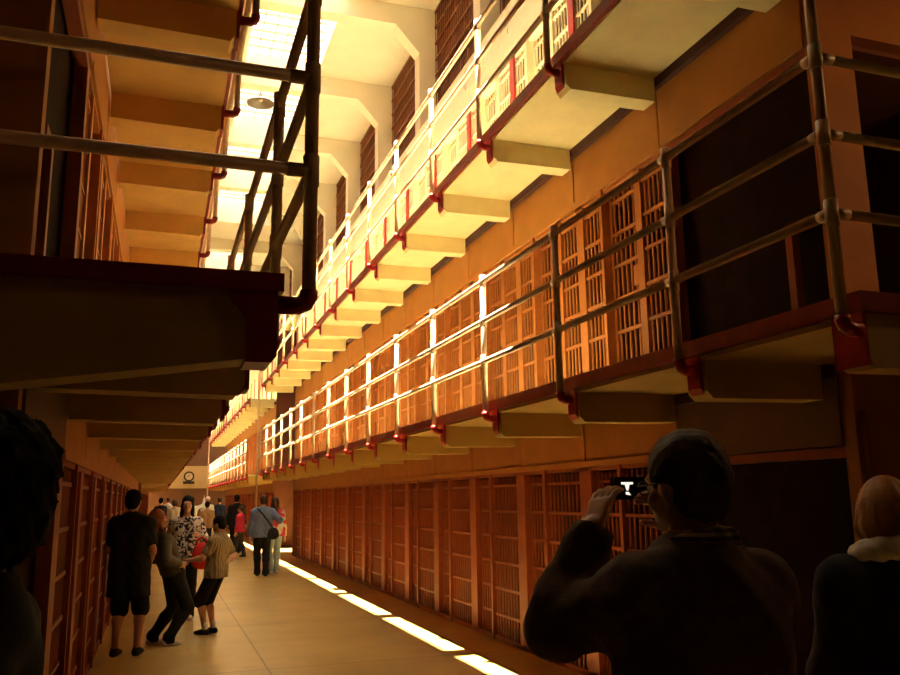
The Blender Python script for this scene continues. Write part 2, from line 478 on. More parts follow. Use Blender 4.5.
# tall poles at the block corners
for y, lab in ((Y1E+.55, 'tall white pole at the far corner of the near right block'), (F1E+.25, 'tall white pole at the distant end of the far right block')):
    o = MB().tube([(0, 0, 0), (0, 0, 6.35)], .035, 12).tube([(0, 0, 0), (0, 0, .04)], .09, 12).build('pole', M['rail'], None, True, (PR-.02, y, 0)); tag(o, lab, 'pole', 'corner poles')
o = MB().tube([(0, 0, 0), (0, 0, 2.1)], .02, 10).tube([(0, 0, 0), (0, 0, .03)], .04, 10).build('conduit_pipe', M['endwall'], None, True, (XR+.03, YE-.03, 0)); tag(o, 'thin vertical pipe at the near corner of the right block below the walkway', 'pipe')

# clock on the far gallery band
t = thing('wall_clock', 'round dark rimmed clock on a plinth on the cream far end band', 'clock', (1.72, YEND-.45, 2.62))
t.scale = (.74, 1, .74)
MB().box(-.45, .45, -.22, 0, 0, .22).build('plinth', M['black'], t)
def disc(r, y0, y1):
    return MB().tube([(0, y0, .62), (0, y1, .62)], r, 28)
disc(.42, -.16, -.02).build('rim', M['black'], t); disc(.30, -.175, -.155).build('dial', M['dial'], t)
MB().box(-.02, .02, -.19, -.178, .60, .84).box(-.16, .02, -.19, -.178, .60, .64).build('hand', M['black'], t)
# pendant lamp
t = thing('pendant_lamp', 'small dark pendant lamp hanging under the skylights', 'lamp', (1.68, 17.2, 10.12))
t.scale = (.75, .75, .75)
MB().tube([(0, 0, .10), (0, 0, .78)], .018, 8).build('stem', M['black'], t)
MB().lathe([(.04, .28), (.05, .16), (.10, .12), (.38, 0), (.39, -.02), (.36, 0), (.08, .10), (.0, .11)], seg=24).build('shade', M['lampshade'], t, True)
MB().lathe([(.0, .04), (.05, .05), (.07, .09), (.03, .14)], seg=12).build('bulb', M['dial'], t, True)
# little two way valves on the top rail
for i, y in enumerate((10.3, 13.35, 16.4, 19.45)):
    o = MB().tube([(-.07, 0, .0), (.07, 0, 0)], .03, 8).tube([(0, 0, 0), (0, 0, .12)], .02, 8).tube([(0, -.09, .12), (0, .09, .12)], .016, 8).build('valve', M['rail'], None, True, (PR+.02, y, T3+.772+.0245+.032))
    tag(o, 'small cream valve on the top tier middle rail, %s from the near end' % ORD[i], 'valve', 'valves on the top railing')

t = thing('added_hall_lamp', 'added pendant lamp out of view, lighting the right end wall', 'lamp', (5.6, 2.2, 4.4))  # unseen lamp added to brighten the end wall of the right block
MB().tube([(0, 0, .1), (0, 0, 6.0)], .015, 8).build('stem', M['black'], t)
MB().lathe([(.03, .2), (.06, .14), (.2, .05), (.26, -.04), (.25, -.04), (.19, .04), (.0, .12)], seg=24).build('shade', M['lampshade'], t, True)
MB().lathe([(.0, -.06), (.04, -.045), (.055, 0), (.03, .06), (.0, .07)], seg=14).build('bulb', emis('bulb_glow', (1, .6, .3), 8), t, True)
hl = bpy.data.lights.new('added_hall_light', 'POINT'); hl.energy = 52; hl.color = (1, .52, .20); hl.shadow_soft_size = .1
o = bpy.data.objects.new('added_hall_light', hl); COL.objects.link(o); o.location = (5.6, 2.2, 4.26)

# ------------------------------------------------------------------ people (implicit surface bodies)
def surface_net(fn, lo, hi, h, it=2):
    lo = np.array(lo, float)-2*h; hi = np.array(hi, float)+2*h
    n = np.ceil((hi-lo)/h).astype(int)+1
    ax = [lo[i]+h*np.arange(n[i]) for i in range(3)]
    G = np.stack(np.meshgrid(*ax, indexing='ij'), -1).reshape(-1, 3).astype(np.float32)
    V = fn(G).reshape(n).astype(np.float32)
    I = V < 0
    cx, cy, cz = n-1
    cnt = np.zeros((cx, cy, cz), np.float32); pos = np.zeros((cx, cy, cz, 3), np.float32)
    offs = [(i, j, k) for i in (0, 1) for j in (0, 1) for k in (0, 1)]
    def S(A, o): return A[o[0]:o[0]+cx, o[1]:o[1]+cy, o[2]:o[2]+cz]
    for a in offs:
        for d in range(3):
            if a[d] == 0:
                b = list(a); b[d] = 1
                va, vb = S(V, a), S(V, b)
                c = (va < 0) != (vb < 0)
                t = np.where(c, va/(np.where(c, va-vb, 1)), 0)
                for q in range(3):
                    pos[..., q] += np.where(c, a[q]+(t if q == d else 0), 0)
                cnt += c
    act = cnt > 0
    idx = -np.ones((cx, cy, cz), int); idx[act] = np.arange(act.sum())
    ii = np.argwhere(act)
    P = lo + h*(ii + pos[act]/cnt[act][:, None])
    F = []
    for d in range(3):
        u, v = (d+1) % 3, (d+2) % 3
        sl0 = [slice(None)]*3; sl1 = [slice(None)]*3
        sl0[d] = slice(0, n[d]-1); sl1[d] = slice(1, n[d])
        A = I[tuple(sl0)]; B = I[tuple(sl1)]
        E = np.argwhere(A != B)
        E = E[(E[:, u] > 0) & (E[:, v] > 0) & (E[:, u] < n[u]-1) & (E[:, v] < n[v]-1)]
        if not len(E): continue
        def c(du, dv):
            q = E.copy(); q[:, u] -= du; q[:, v] -= dv
            return idx[q[:, 0], q[:, 1], q[:, 2]]
        q = np.stack([c(1, 1), c(0, 1), c(0, 0), c(1, 0)], 1)
        flip = ~A[E[:, 0], E[:, 1], E[:, 2]]
        q[flip] = q[flip][:, ::-1]
        F.append(q)
    F = np.concatenate(F) if F else np.zeros((0, 4), int)
    e = np.concatenate([F[:, [0, 1]], F[:, [1, 2]], F[:, [2, 3]], F[:, [3, 0]]])
    for _ in range(it):
        A = np.zeros_like(P); c = np.zeros(len(P))
        np.add.at(A, e[:, 0], P[e[:, 1]]); np.add.at(c, e[:, 0], 1); np.add.at(A, e[:, 1], P[e[:, 0]]); np.add.at(c, e[:, 1], 1)
        P = P*.5+.5*A/np.maximum(c, 1)[:, None]
    return P, F

def smin(a, b, k):
    h = np.clip(.5+.5*(b-a)/k, 0, 1)
    return b*(1-h)+a*h-k*h*(1-h)
class Sdf:
    """list of round cones and ellipsoids blended together"""
    def __init__(s, k=.03): s.p = []; s.k = k; s.cut = []; s.sub = []; s.noise = None; s.strand = None
    def cone(s, a, b, r0, r1): s.p.append(('c', np.array(a, float), np.array(b, float), r0, r1)); return s
    def ell(s, c, r, R=None): s.p.append(('e', np.array(c, float), np.array(r, float), R)); return s
    def plane(s, p, n): s.cut.append((np.array(p, float), np.array(n, float)/np.linalg.norm(n))); return s
    def minus(s, c, r, R=None): s.sub.append((np.array(c, float), np.array(r, float), R)); return s
    @staticmethod
    def _e(G, c, r, R):
        q = G-c
        if R is not None: q = q @ R
        k0 = np.linalg.norm(q/r, axis=1)
        return (k0-1)*float(np.min(r))*.5+(k0-1)*float(np.mean(r))*.5
    def __call__(s, G):
        d = None
        for p in s.p:
            if p[0] == 'c':
                _, a, b, r0, r1 = p
                ba = b-a; t = np.clip(((G-a)@ba)/max(1e-9, ba@ba), 0, 1)
                e = np.linalg.norm(G-a-t[:, None]*ba, axis=1)-(r0+(r1-r0)*t)
            else: e = s._e(G, p[1], p[2], p[3])
            d = e if d is None else smin(d, e, s.k)
        if s.noise:
            f, a = s.noise
            d = d+a*(np.sin(G[:, 0]*f)*np.sin(G[:, 1]*f*1.13+1)*np.sin(G[:, 2]*f*.9+2)+.6*np.sin(G[:, 0]*f*2.3+G[:, 2]*f*1.7)*np.sin(G[:, 1]*f*2.1))
        if s.strand:
            c, f, a = s.strand; q = G-c
            th = np.arctan2(q[:, 0], -q[:, 1]); z = q[:, 2]
            d = d+a*(np.sin(th*f+3*np.sin(z*14))+.6*np.sin(th*f*2.3+2*np.sin(z*23+1)+1))*np.clip(1.1-z*6, 0, 1)
        for c, r, R in s.sub: d = np.maximum(d, -s._e(G, c, r, R))
        for p, n in s.cut: d = np.maximum(d, (G-p)@n)
        return d
    def bounds(s):
        L, H = [], []
        for p in s.p:
            if p[0] == 'c':
                r = max(p[3], p[4]); L += [p[1]-r, p[2]-r]; H += [p[1]+r, p[2]+r]
            else: r = np.max(p[2]); L.append(p[1]-r); H.append(p[1]+r)
        e = s.k+.01
        return np.min(L, 0)-e, np.max(H, 0)+e
    def mesh(s, h, it=2): return surface_net(s, *s.bounds(), h, it)

def add_mesh(name, parts, material, parent):
    V, F, o = [], [], 0
    for P, Q in parts:
        V.append(P); F.append(Q+o); o += len(P)
    V = np.concatenate(V); F = np.concatenate(F)
    me = bpy.data.meshes.new(name)
    me.from_pydata(V.tolist(), [], F.tolist()); me.validate(); me.update()
    me.polygons.foreach_set('use_smooth', [True]*len(me.polygons))
    me.materials.append(material)
    return link(name, me, parent)

def rot(axis, deg): return np.array(Matrix.Rotation(math.radians(deg), 3, axis))
def ik(a, b, l1, l2, pole):
    a, b, pole = np.array(a, float), np.array(b, float), np.array(pole, float)
    d = b-a; L = np.linalg.norm(d)
    if L > (l1+l2)*.999: b = a+d/L*(l1+l2)*.999; d = b-a; L = np.linalg.norm(d)
    u = d/L; x = (l1*l1-l2*l2+L*L)/(2*L); y = math.sqrt(max(0, l1*l1-x*x))
    w = pole-u*(pole@u); w /= max(1e-6, np.linalg.norm(w))
    return a+u*x+w*y, b

def hand_sdf(wrist, fwd, palmn, side, curl=.5, spread=1.0):
    """hand from the wrist along fwd; palmn = direction the palm faces; side=+1 right hand"""
    f = np.array(fwd, float); f /= np.linalg.norm(f)
    n = np.array(palmn, float); n = n-f*(n@f); n /= np.linalg.norm(n)
    t = np.cross(n, f)*side         # towards the thumb
    w = np.array(wrist, float)
    s = Sdf(.007)
    s.cone(w-f*.03, w+f*.02, .027, .026)
    for a in (-.026, -.009, .009, .026):
        s.cone(w+f*.015+t*a*.6, w+f*.088+t*a, .016, .0125)
    for a, L, r in ((.033, .068, .0090), (.0115, .076, .0094), (-.0105, .070, .0090), (-.031, .055, .0080)):
        p = w+f*.09+t*a; ang = 0.0
        dirf = f+t*a*1.5*spread
        for j, q in enumerate((.44, .32, .24)):
            ang += curl*(.55 if j == 0 else .75)
            dd = dirf*math.cos(ang)+n*math.sin(ang); dd /= np.linalg.norm(dd)
            e = p+dd*L*q*1.05
            s.cone(p, e, r*(1-.08*j), r*(1-.08*(j+1))); p = e
    p = w+f*.025+t*.024; d1 = f*.55+t*.75+n*.35; d1 /= np.linalg.norm(d1)
    e = p+d1*.042; s.cone(p, e, .0145, .0115)
    d2 = f*.85+t*.25+n*(.35+curl*.4); d2 /= np.linalg.norm(d2)
    e2 = e+d2*.034; s.cone(e, e2, .0112, .0100); d3 = d2+n*curl*.3; d3 /= np.linalg.norm(d3); s.cone(e2, e2+d3*.026, .0100, .0082)
    return s

HAIRM, CLOTH = {}, {}
def cm(kind, col, rough=.85):
    k = (kind, tuple(col))
    if k not in CLOTH: CLOTH[k] = mat(kind, col, rough, .18, 30, .2, spec=.2)
    return CLOTH[k]
def stripe_mat(a, b, scale, horiz=False):
    m = mat('striped_cloth', a, .85, .1, 30, .1, spec=.2); nt = m.node_tree
    w = nt.nodes.new('ShaderNodeTexWave'); w.inputs['Scale'].default_value = scale; w.bands_direction = 'Z' if horiz else 'X'
    tc = nt.nodes.new('ShaderNodeTexCoord'); nt.links.new(tc.outputs['Object'], w.inputs['Vector'])
    r = nt.nodes.new('ShaderNodeValToRGB'); r.color_ramp.elements[0].position = .42; r.color_ramp.elements[1].position = .55
    r.color_ramp.elements[0].color = (*a, 1); r.color_ramp.elements[1].color = (*b, 1)
    nt.links.new(w.outputs['Fac'], r.inputs['Fac']); nt.links.new(r.outputs['Color'], nt.nodes['Principled BSDF'].inputs['Base Color']); return m
def pattern_mat(a, b, scale):
    m = mat('patterned_cloth', a, .85, .1, 30, .1, spec=.2); nt = m.node_tree
    w = nt.nodes.new('ShaderNodeTexNoise'); w.inputs['Scale'].default_value = scale; w.inputs['Detail'].default_value = 1; w.inputs['Distortion'].default_value = 1.5
    tc = nt.nodes.new('ShaderNodeTexCoord'); nt.links.new(tc.outputs['Object'], w.inputs['Vector'])
    r = nt.nodes.new('ShaderNodeValToRGB'); r.color_ramp.elements[0].position = .47; r.color_ramp.elements[1].position = .53
    r.color_ramp.elements[0].color = (*a, 1); r.color_ramp.elements[1].color = (*b, 1)
    nt.links.new(w.outputs['Fac'], r.inputs['Fac']); nt.links.new(r.outputs['Color'], nt.nodes['Principled BSDF'].inputs['Base Color']); return m
SKIN = {'light': mat('skin_light', (.62, .34, .22), .5, .06, 20), 'mid': mat('skin_tan', (.48, .24, .14), .5, .06, 20), 'dark': mat('skin_brown', (.22, .10, .06), .5, .06, 20)}
EYE = mat('eye_white', (.7, .68, .65), .2, .02, 9); IRIS = mat('eye_iris', (.04, .02, .015), .2, .05, 9); LIP = mat('lip', (.42, .12, .10), .5, .05, 30)

def person(label, loc, rz, height=1.75, h=.014, skin='light', build=1.0,
           lean=(0, 0, 0), hip=(0, 0, 0), head=(0, 0, 0),
           wl=(-.27, .06, .86), wr=(.27, .06, .86), el=(-.4, -1, -.2), er=(.4, -1, -.2),
           fl=(-.10, 0), fr=(.10, .06), kl=(-.1, 1, 0), kr=(.1, 1, 0), toe_l=0, toe_r=0,
           top=None, topm=None, sleeve='long', hem=.90, bottom='trousers', botm=None, shoem=None, sockm=None,
           hair='short', hairm=None, hand_l=None, hand_r=None, group=None, loose=.0, collar=None, glasses=False):
    root = thing('person', label, 'person', loc, math.radians(rz), group)
    k = height/1.75
    root.scale = (k, k, k)
    A = lambda *v: np.array(v, float)
    P0_ = A(0, 0, .95); P = P0_+A(*hip)
    R = rot('Z', lean[2]) @ rot('Y', lean[1]) @ rot('X', -lean[0])
    up = lambda x, y, z: P+R@(A(x, y, z)-P0_)
    b = build
    # head frame
    NK = up(0, -.005, 1.49)
    RH = R @ rot('Z', head[1]) @ rot('Y', head[2]) @ rot('X', -head[0])
    hd = lambda x, y, z: NK+RH@(A(x, y, z)-A(0, -.005, 1.49))
    sl, sr = up(-.172*b, 0, 1.395), up(.172*b, 0, 1.395)
    wl, wr = A(*wl), A(*wr)
    eL, wL = ik(sl, wl, .285, .255, el); eR, wR = ik(sr, wr, .285, .255, er)
    hL, hR = P+A(-.092, 0, -.02), P+A(.092, 0, -.02)
    aL, aR = A(fl[0], fl[1], fl[2] if len(fl) > 2 else .085), A(fr[0], fr[1], fr[2] if len(fr) > 2 else .085)
    kL, aL = ik(hL, aL, .44, .425, kl); kR, aR = ik(hR, aR, .44, .425, kr)
    def legs(s, d, knee_only=False, ankle=True):
        for hh, kk, aa in ((hL, kL, aL), (hR, kR, aR)):
            s.cone(hh, kk, .085*b+d, .058+d)
            if not knee_only:
                calf = kk*.68+aa*.32+A(0, -.018, 0)
                s.cone(kk, calf, .055+d, .056+d); s.cone(calf, aa, .055+d, .038+d)
    def torso(s, d):
        for x in (-1, 1):
            s.cone(up(x*.075*b, 0, .95), up(x*.07*b, .0, 1.12), .108*b+d, .098*b+d)
            s.cone(up(x*.07*b, 0, 1.12), up(x*.085*b, .005, 1.33), .098*b+d, .108*b+d)
        for q in (sl, sr): s.cone(q, up(0, -.01, 1.42), .052+d, .070+d)
        s.cone(up(0, -.01, 1.40), up(0, -.005, 1.47), .085+d, .06+d)
    def arms(s, d, fore=True, upper=1.0):
        for ss, ee, ww in ((sl, eL, wL), (sr, eR, wR)):
            e2 = ss+(ee-ss)*upper
            s.cone(ss, e2, .056*b+d, (.056+(.043-.056)*upper)*b+d)
            if fore: s.cone(ee, ee*.7+ww*.3, .043+d, .044+d); s.cone(ee*.7+ww*.3, ww, .043+d, .028+d)
    def foot(s, a, tz, d):
        q = rot('Z', tz)
        s.cone(a+A(0, -.0, -.005), a+q@A(0, -.035, -.045), .036+d, .033+d)
        s.cone(a+q@A(0, -.035, -.047), a+q@A(.0, .07, -.05), .033+d, .031+d); s.cone(a+q@A(0, .07, -.05), a+q@A(.008, .15, -.058), .034+d, .022+d)
    body = Sdf(.028)
    torso(body, -.006); arms(body, 0); legs(body, 0)
    foot(body, aL, toe_l, -.004); foot(body, aR, toe_r, -.004)
    body.cone(up(0, -.012, 1.43), hd(0, .002, 1.57), .060, .054)
    parts = [body.mesh(h)]
    hs = Sdf(.016)
    hs.ell(hd(0, .0, 1.668), (.076, .096, .098), RH); hs.ell(hd(0, .030, 1.612), (.060, .070, .082), RH)
    hs.cone(hd(0, -.01, 1.53), hd(0, -.005, 1.60), .053, .056)
    hs.ell(hd(0, .080, 1.563), (.026, .024, .024), RH)
    hs.cone(hd(0, .098, 1.655), hd(0, .116, 1.622), .009, .013)
    for x in (-1, 1):
        hs.ell(hd(x*.077, -.005, 1.640), (.010, .022, .032), RH); hs.ell(hd(x*.035, .070, 1.615), (.025, .022, .024), RH)
        hs.ell(hd(x*.03, .086, 1.672), (.026, .014, .009), RH)
        hs.minus(hd(x*.031, .104, 1.652), (.019, .016, .012), RH)
    hs.ell(hd(0, .094, 1.586), (.024, .013, .010), RH)
    parts.append(hs.mesh(min(h, .009)))
    hf = .0036 if h < .0105 else min(h*.5, .006)
    for which, (ee, ww, hh, sd) in {'l': (eL, wL, hand_l, -1), 'r': (eR, wR, hand_r, 1)}.items():
        fwd = ww-ee; pn = A(-sd*1.0, .2, 0); cu = .45
        if hh: fwd, pn, cu = hh
        parts.append(hand_sdf(ww, fwd, pn, sd, cu, 1.4 if hh else 1.0).mesh(hf, 1))
    add_mesh('body', parts, SKIN[skin], root)
    # eyes and mouth
    for x in (-1, 1):
        e = Sdf(.002); e.ell(hd(x*.031, .0865, 1.652), (.0125, .0125, .0115), RH); o = add_mesh('eye', [e.mesh(.003)], EYE, root)
        e = Sdf(.002); e.ell(hd(x*.031, .0975, 1.652), (.0055, .0035, .0055), RH); add_mesh('iris', [e.mesh(.0016)], IRIS, o)
    e = Sdf(.004); e.ell(hd(0, .1045, 1.586), (.021, .006, .0065), RH); add_mesh('mouth', [e.mesh(.003)], LIP, root)
    # clothes
    Lp = loose
    if bottom:
        s = Sdf(.03)
        if bottom == 'trousers':
            legs(s, .014+Lp*.6)
            for aa in (aL, aR): s.cone(aa+A(0, .0, .03), aa+A(0, .015, -.03), .052+Lp, .058+Lp)
        elif bottom == 'shorts':
            for hh, kk, aa in ((hL, kL, aL), (hR, kR, aR)):
                s.cone(hh, kk+(aa-kk)*.05, .100, .098)
        elif bottom == 'skirt':
            for hh, kk, aa in ((hL, kL, aL), (hR, kR, aR)):
                s.cone(hh, kk+(aa-kk)*.1, .105, .11)
            s.cone((hL+hR)/2, (kL+kR)/2, .11, .11)
        for x in (-1, 1): s.cone(up(x*.07*b, 0, .94), up(x*.07*b, 0, 1.05), .118*b, .106*b)
        s.plane(up(0, 0, 1.04), R@A(0, 0, 1))
        if bottom == 'trousers': s.plane(A(0, 0, .028), A(0, 0, -1))
        add_mesh(bottom, [s.mesh(h)], botm, root)
    s = Sdf(.03 if Lp < .02 else .04)
    torso(s, .014+Lp)
    if sleeve == 'long':
        arms(s, .013+Lp*.7)
    elif sleeve == 'short': arms(s, .018+Lp*.5, False, .62)
    if hem < .92:
        for x in (-1, 1): s.cone(up(x*.08*b, 0, 1.0), up(x*.085*b, 0, hem+.02), .118*b+Lp, .128*b+Lp)
    s.plane(up(0, 0, hem), R@A(0, 0, -1))
    s.minus(up(0, .01, 1.535), (.072, .075, .085), R)
    if sleeve == 'long':
        for ee, ww in ((eL, wL), (eR, wR)):
            d = (ww-ee)/np.linalg.norm(ww-ee); s.minus(ww+d*.085, (.085, .085, .085))
    if Lp > .015: s.noise = (26, .006)
    add_mesh(top, [s.mesh(h)], topm, root)
    if collar:
        s = Sdf(.012); cr, ct = collar[2] if len(collar) > 2 else (.078, .024)
        for i in range(12):
            a0, a1 = i*math.pi/6, (i+1)*math.pi/6
            s.cone(up(cr*math.sin(a0), cr*math.cos(a0)-.005, 1.50-.03*math.cos(a0)), up(cr*math.sin(a1), cr*math.cos(a1)-.005, 1.50-.03*math.cos(a1)), ct, ct)
        s.noise = (70, .004)
        add_mesh(collar[0], [s.mesh(min(h, .007))], collar[1], root)
    for aa, tz in ((aL, toe_l), (aR, toe_r)):
        if sockm:
            s = Sdf(.01); s.cone(aa+A(0, 0, .07), aa+A(0, -.01, -.03), .045, .044); add_mesh('sock', [s.mesh(min(h, .01))], sockm, root)
        s = Sdf(.02); foot(s, aa, tz, .008); s.plane(aa+A(0, 0, .01), A(0, 0, 1)); s.plane(A(0, 0, .001), A(0, 0, -1)) if aa[2] < .1 else None
        add_mesh('shoe', [s.mesh(min(h, .011))], shoem, root)
    # hair
    s = Sdf(.02)
    s.ell(hd(0, -.010, 1.682), (.088, .104, .103), RH)
    if hair == 'short':
        s.ell(hd(0, -.045, 1.63), (.078, .062, .075), RH)
        s.noise = (75, .004)
    elif hair == 'bob':
        s.ell(hd(0, -.035, 1.63), (.108, .100, .120), RH); s.ell(hd(0, -.035, 1.59), (.120, .100, .062), RH); s.noise = (60, .004)
    elif hair == 'long':
        s.ell(hd(0, -.04, 1.60), (.095, .075, .13), RH); s.cone(hd(0, -.06, 1.58), up(0, -.105, 1.36), .075, .05)
        for x in (-1, 1): s.cone(hd(x*.065, -.01, 1.62), up(x*.085, .03, 1.42), .035, .026)
        s.noise = (55, .005)
    elif hair == 'bushy':
        s.ell(hd(0, -.02, 1.69), (.125, .135, .125), RH); s.ell(hd(0, -.05, 1.61), (.12, .09, .10), RH); s.noise = (70, .012)
    elif hair == 'cap':
        s.ell(hd(0, -.005, 1.70), (.092, .108, .088), RH)
    elif hair == 'ponytail':
        s.ell(hd(0, -.04, 1.64), (.080, .066, .08), RH); s.cone(hd(0, -.11, 1.68), hd(0, -.15, 1.52), .035, .018); s.noise = (75, .003)
    if hair in ('bob', 'long', 'ponytail') and h < .015: s.strand = (hd(0, 0, 1.66), 15, .0045); s.noise = None
    s.minus(hd(0, .115, 1.598), (.072, .095, .098), RH)
    if hair in ('short', 'ponytail'):
        for x in (-1, 1): s.minus(hd(x*.09, .03, 1.615), (.025, .045, .05), RH)
    if hair == 'cap':
        s.plane(hd(0, 0, 1.685), RH@A(0, 0, -1)); s.cone(hd(0, .08, 1.705), hd(0, .15, 1.69), .05, .03)
        s.sub.clear()
    add_mesh('cap' if hair == 'cap' else 'hair', [s.mesh(min(h*.6, .010))], hairm, root)
    if glasses:
        g = MB()
        for x in (-1, 1):
            pts = [tuple(hd(x*.034+.022*math.cos(a), .112, 1.652+.017*math.sin(a))) for a in [i*math.pi/6 for i in range(13)]]
            g.tube(pts, .0018, 6, False); g.tube([tuple(hd(x*.056, .112, 1.656)), tuple(hd(x*.084, .0, 1.655))], .0022, 6)
        g.tube([tuple(hd(-.012, .112, 1.656)), tuple(hd(.012, .112, 1.656))], .002, 6)
        g.build('glasses', M['black'], root)
    root['_J'] = 0
    del root['_J']
    J = dict(wL=wL, wR=wR, eL=eL, eR=eR, sl=sl, sr=sr, hd=hd, up=up, RH=RH, P=P)
    return root, J

BLK = cm('black_cloth', (.016, .014, .014)); DKG = cm('dark_grey_cloth', (.05, .05, .045)); JEAN = cm('pale_denim', (.28, .34, .42)); BROWNJ = cm('brown_jacket_cloth', (.10, .055, .035))
NAVY = cm('navy_cloth', (.03, .045, .09)); BLUE = cm('blue_shirt_cloth', (.13, .17, .30)); WHITE = cm('white_cloth', (.75, .74, .72)); TAN = cm('tan_cloth', (.50, .30, .14))
PINK = cm('pink_jacket_cloth', (.62, .04, .09)); REDC = cm('red_cloth', (.55, .03, .03)); GREYG = cm('grey_green_cloth', (.11, .10, .075)); GREYT = cm('grey_trouser_cloth', (.35, .33, .30))
CREAMC = cm('cream_cloth', (.62, .52, .38))
HB = cm('hair_black', (.007, .005, .004), .85); HBR = cm('hair_brown', (.07, .035, .018), .5); HBL = cm('hair_blonde', (.36, .15, .035), .45); HAU = cm('hair_auburn', (.20, .07, .025), .5); HGY = cm('hair_dark_grey', (.07, .055, .045), .6)
SHB = cm('black_shoe', (.02, .018, .017), .5); SHW = cm('pale_shoe', (.60, .58, .55), .6)

# --- foreground photographer
FM = (1.225, 1.75, 0)
root, J = person('man close by on the right in dark jacket, raising a compact camera to his face', FM, 4, 1.765, .010, 'light', 1.0,
    head=(4, 10, 0), wl=(-.135, .235, 1.535), wr=(.150, .225, 1.53), el=(-.5, .1, -1.15), er=(1.0, -.1, -.9),
    hand_l=((.50, .25, .83), (.93, .20, -.45), .42), hand_r=((-.35, .50, .78), (-.95, .3, -.1), .62),
    top='jacket', topm=BROWNJ, hem=.80, botm=BLK, shoem=SHB, hair='short', hairm=HGY, loose=.027, glasses=True,
    collar=('collar', stripe_mat((.22, .17, .15), (.04, .025, .025), 18, True)))
kk = 1.765/1.75; ca, sa = math.cos(math.radians(4)), math.sin(math.radians(4))
def fm(p): return (FM[0]+kk*(ca*p[0]-sa*p[1]), FM[1]+kk*(sa*p[0]+ca*p[1]), kk*p[2])
t = thing('compact_camera', 'small black compact camera with glowing screen held up by the man', 'camera', fm((.045, .325, 1.645)), math.radians(6))
MB().box(-.052, .052, -.012, .014, -.031, .031).build('camera_body', M['black'], t)
MB().tube([(.01, .014, 0), (.01, .030, 0)], .022, 20).tube([(.01, .030, 0), (.01, .036, 0)], .017, 20).build('lens', M['dark'], t, True)
sc_ = MB().box(-.046, .018, -.0135, -.012, -.026, .026).build('screen', M['black'], t)
lit = emis('screen_picture', (1, .93, .78), 1.1)
g = MB(); g.prism([(-.034, .017), (.006, .017), (.006, .011), (-.006, .010), (-.011, -.006), (-.017, -.006), (-.022, .010), (-.034, .011)], 'y', -.0142, -.0136)
g.prism([(-.020, -.010), (-.010, -.010), (-.003, -.019), (-.020, -.017)], 'y', -.0142, -.0136); g.build('picture', lit, sc_)
MB().tube([(.038, -.001, .031), (.038, -.001, .036)], .006, 12).build('shutter_button', M['rail'], t)

# --- blonde woman at the right edge
person('woman with blonde bobbed hair and white scarf at the right edge, back turned', (2.385, 2.28, 0), -34, 1.665, .013, 'light',
    head=(8, 0, 0), top='coat', topm=BLK, hem=.70, botm=BLK, shoem=SHB, hair='bob', hairm=HBL, loose=.03, collar=('scarf', WHITE, (.105, .042)))
# --- dark figure at the left edge
person('person with bushy dark hair silhouetted at the left edge, very near', (-.325, 1.80, 0), 78, 1.76, .013, 'dark', .92,
    head=(4, 0, 0), top='coat', topm=BLK, hem=.75, botm=BLK, shoem=SHB, hair='bushy', hairm=HB, loose=.005)
# --- middle group
person('tall person in black top and long black shorts with bare calves, by the left cells', (-.26, 10.05, 0), -15, 1.74, .016, 'mid', 1.0,
    wl=(-.12, .20, 1.02), wr=(.18, .20, 1.02), fl=(-.11, 0), fr=(.11, .05), top='shirt', topm=BLK, sleeve='short', hem=.62, bottom='shorts', botm=BLK, shoem=SHB, hair='short', hairm=HB, loose=.022)
person('auburn-haired person in grey-green top and black trousers leaning back', (.03, 10.6, 0), -70, 1.64, .016, 'light',
    lean=(-24, 0, 0), hip=(.0, .20, -.08), head=(20, 0, 0), fl=(-.13, .02), fr=(.12, .13), wl=(-.20, .22, 1.0), wr=(.20, .20, .98), el=(-.7, -.8, -.3), er=(.7, -.8, -.3),
    top='jacket', topm=GREYG, hem=.94, botm=BLK, shoem=SHW, hair='long', hairm=HAU, loose=.012)
person('woman in black and white patterned top with long dark hair facing the camera', (.40, 12.7, 0), 176, 1.68, .016, 'light',
    top='patterned_top', topm=pattern_mat((.70, .66, .60), (.03, .025, .03), 16), hem=.88, botm=BLK, shoem=SHW, hair='long', hairm=HB, wl=(-.19, .25, 1.20), wr=(.22, .10, .98), el=(-.5, -1, -.6))
person('boy in striped khaki shirt, black shorts and white socks, hand behind his back', (.70, 11.25, 0), 58, 1.46, .014, 'light', .95,
    lean=(-4, 0, 0), head=(10, 0, 0), hip=(0, -.05, -.04), fl=(-.09, .06), fr=(.09, .02), wl=(-.20, .30, 1.08), wr=(.02, -.16, 1.02), er=(1, -.5, -.3),
    hand_r=((-.9, 0, -.1), (0, -1, 0), .5),
    top='shirt', topm=stripe_mat((.42, .34, .19), (.22, .17, .09), 9), sleeve='short', hem=.86, bottom='shorts', botm=BLK, shoem=SHB, sockm=WHITE, hair='short', hairm=HB, loose=.02)
b = thing('hand_bag', 'bright red bag hanging from the arm of the woman in the patterned top', 'bag', (.60, 12.36, .70), .3)
q = Sdf(.03); q.ell((0, 0, .20), (.13, .07, .17)); q.ell((.02, 0, .10), (.15, .075, .10)); add_mesh('bag_body', [q.mesh(.012)], REDC, b)
MB().tube([(-.09, 0, .33), (-.05, 0, .41), (0, 0, .435), (.05, 0, .41), (.09, 0, .33)], .016, 8).build('strap', REDC, b, True)
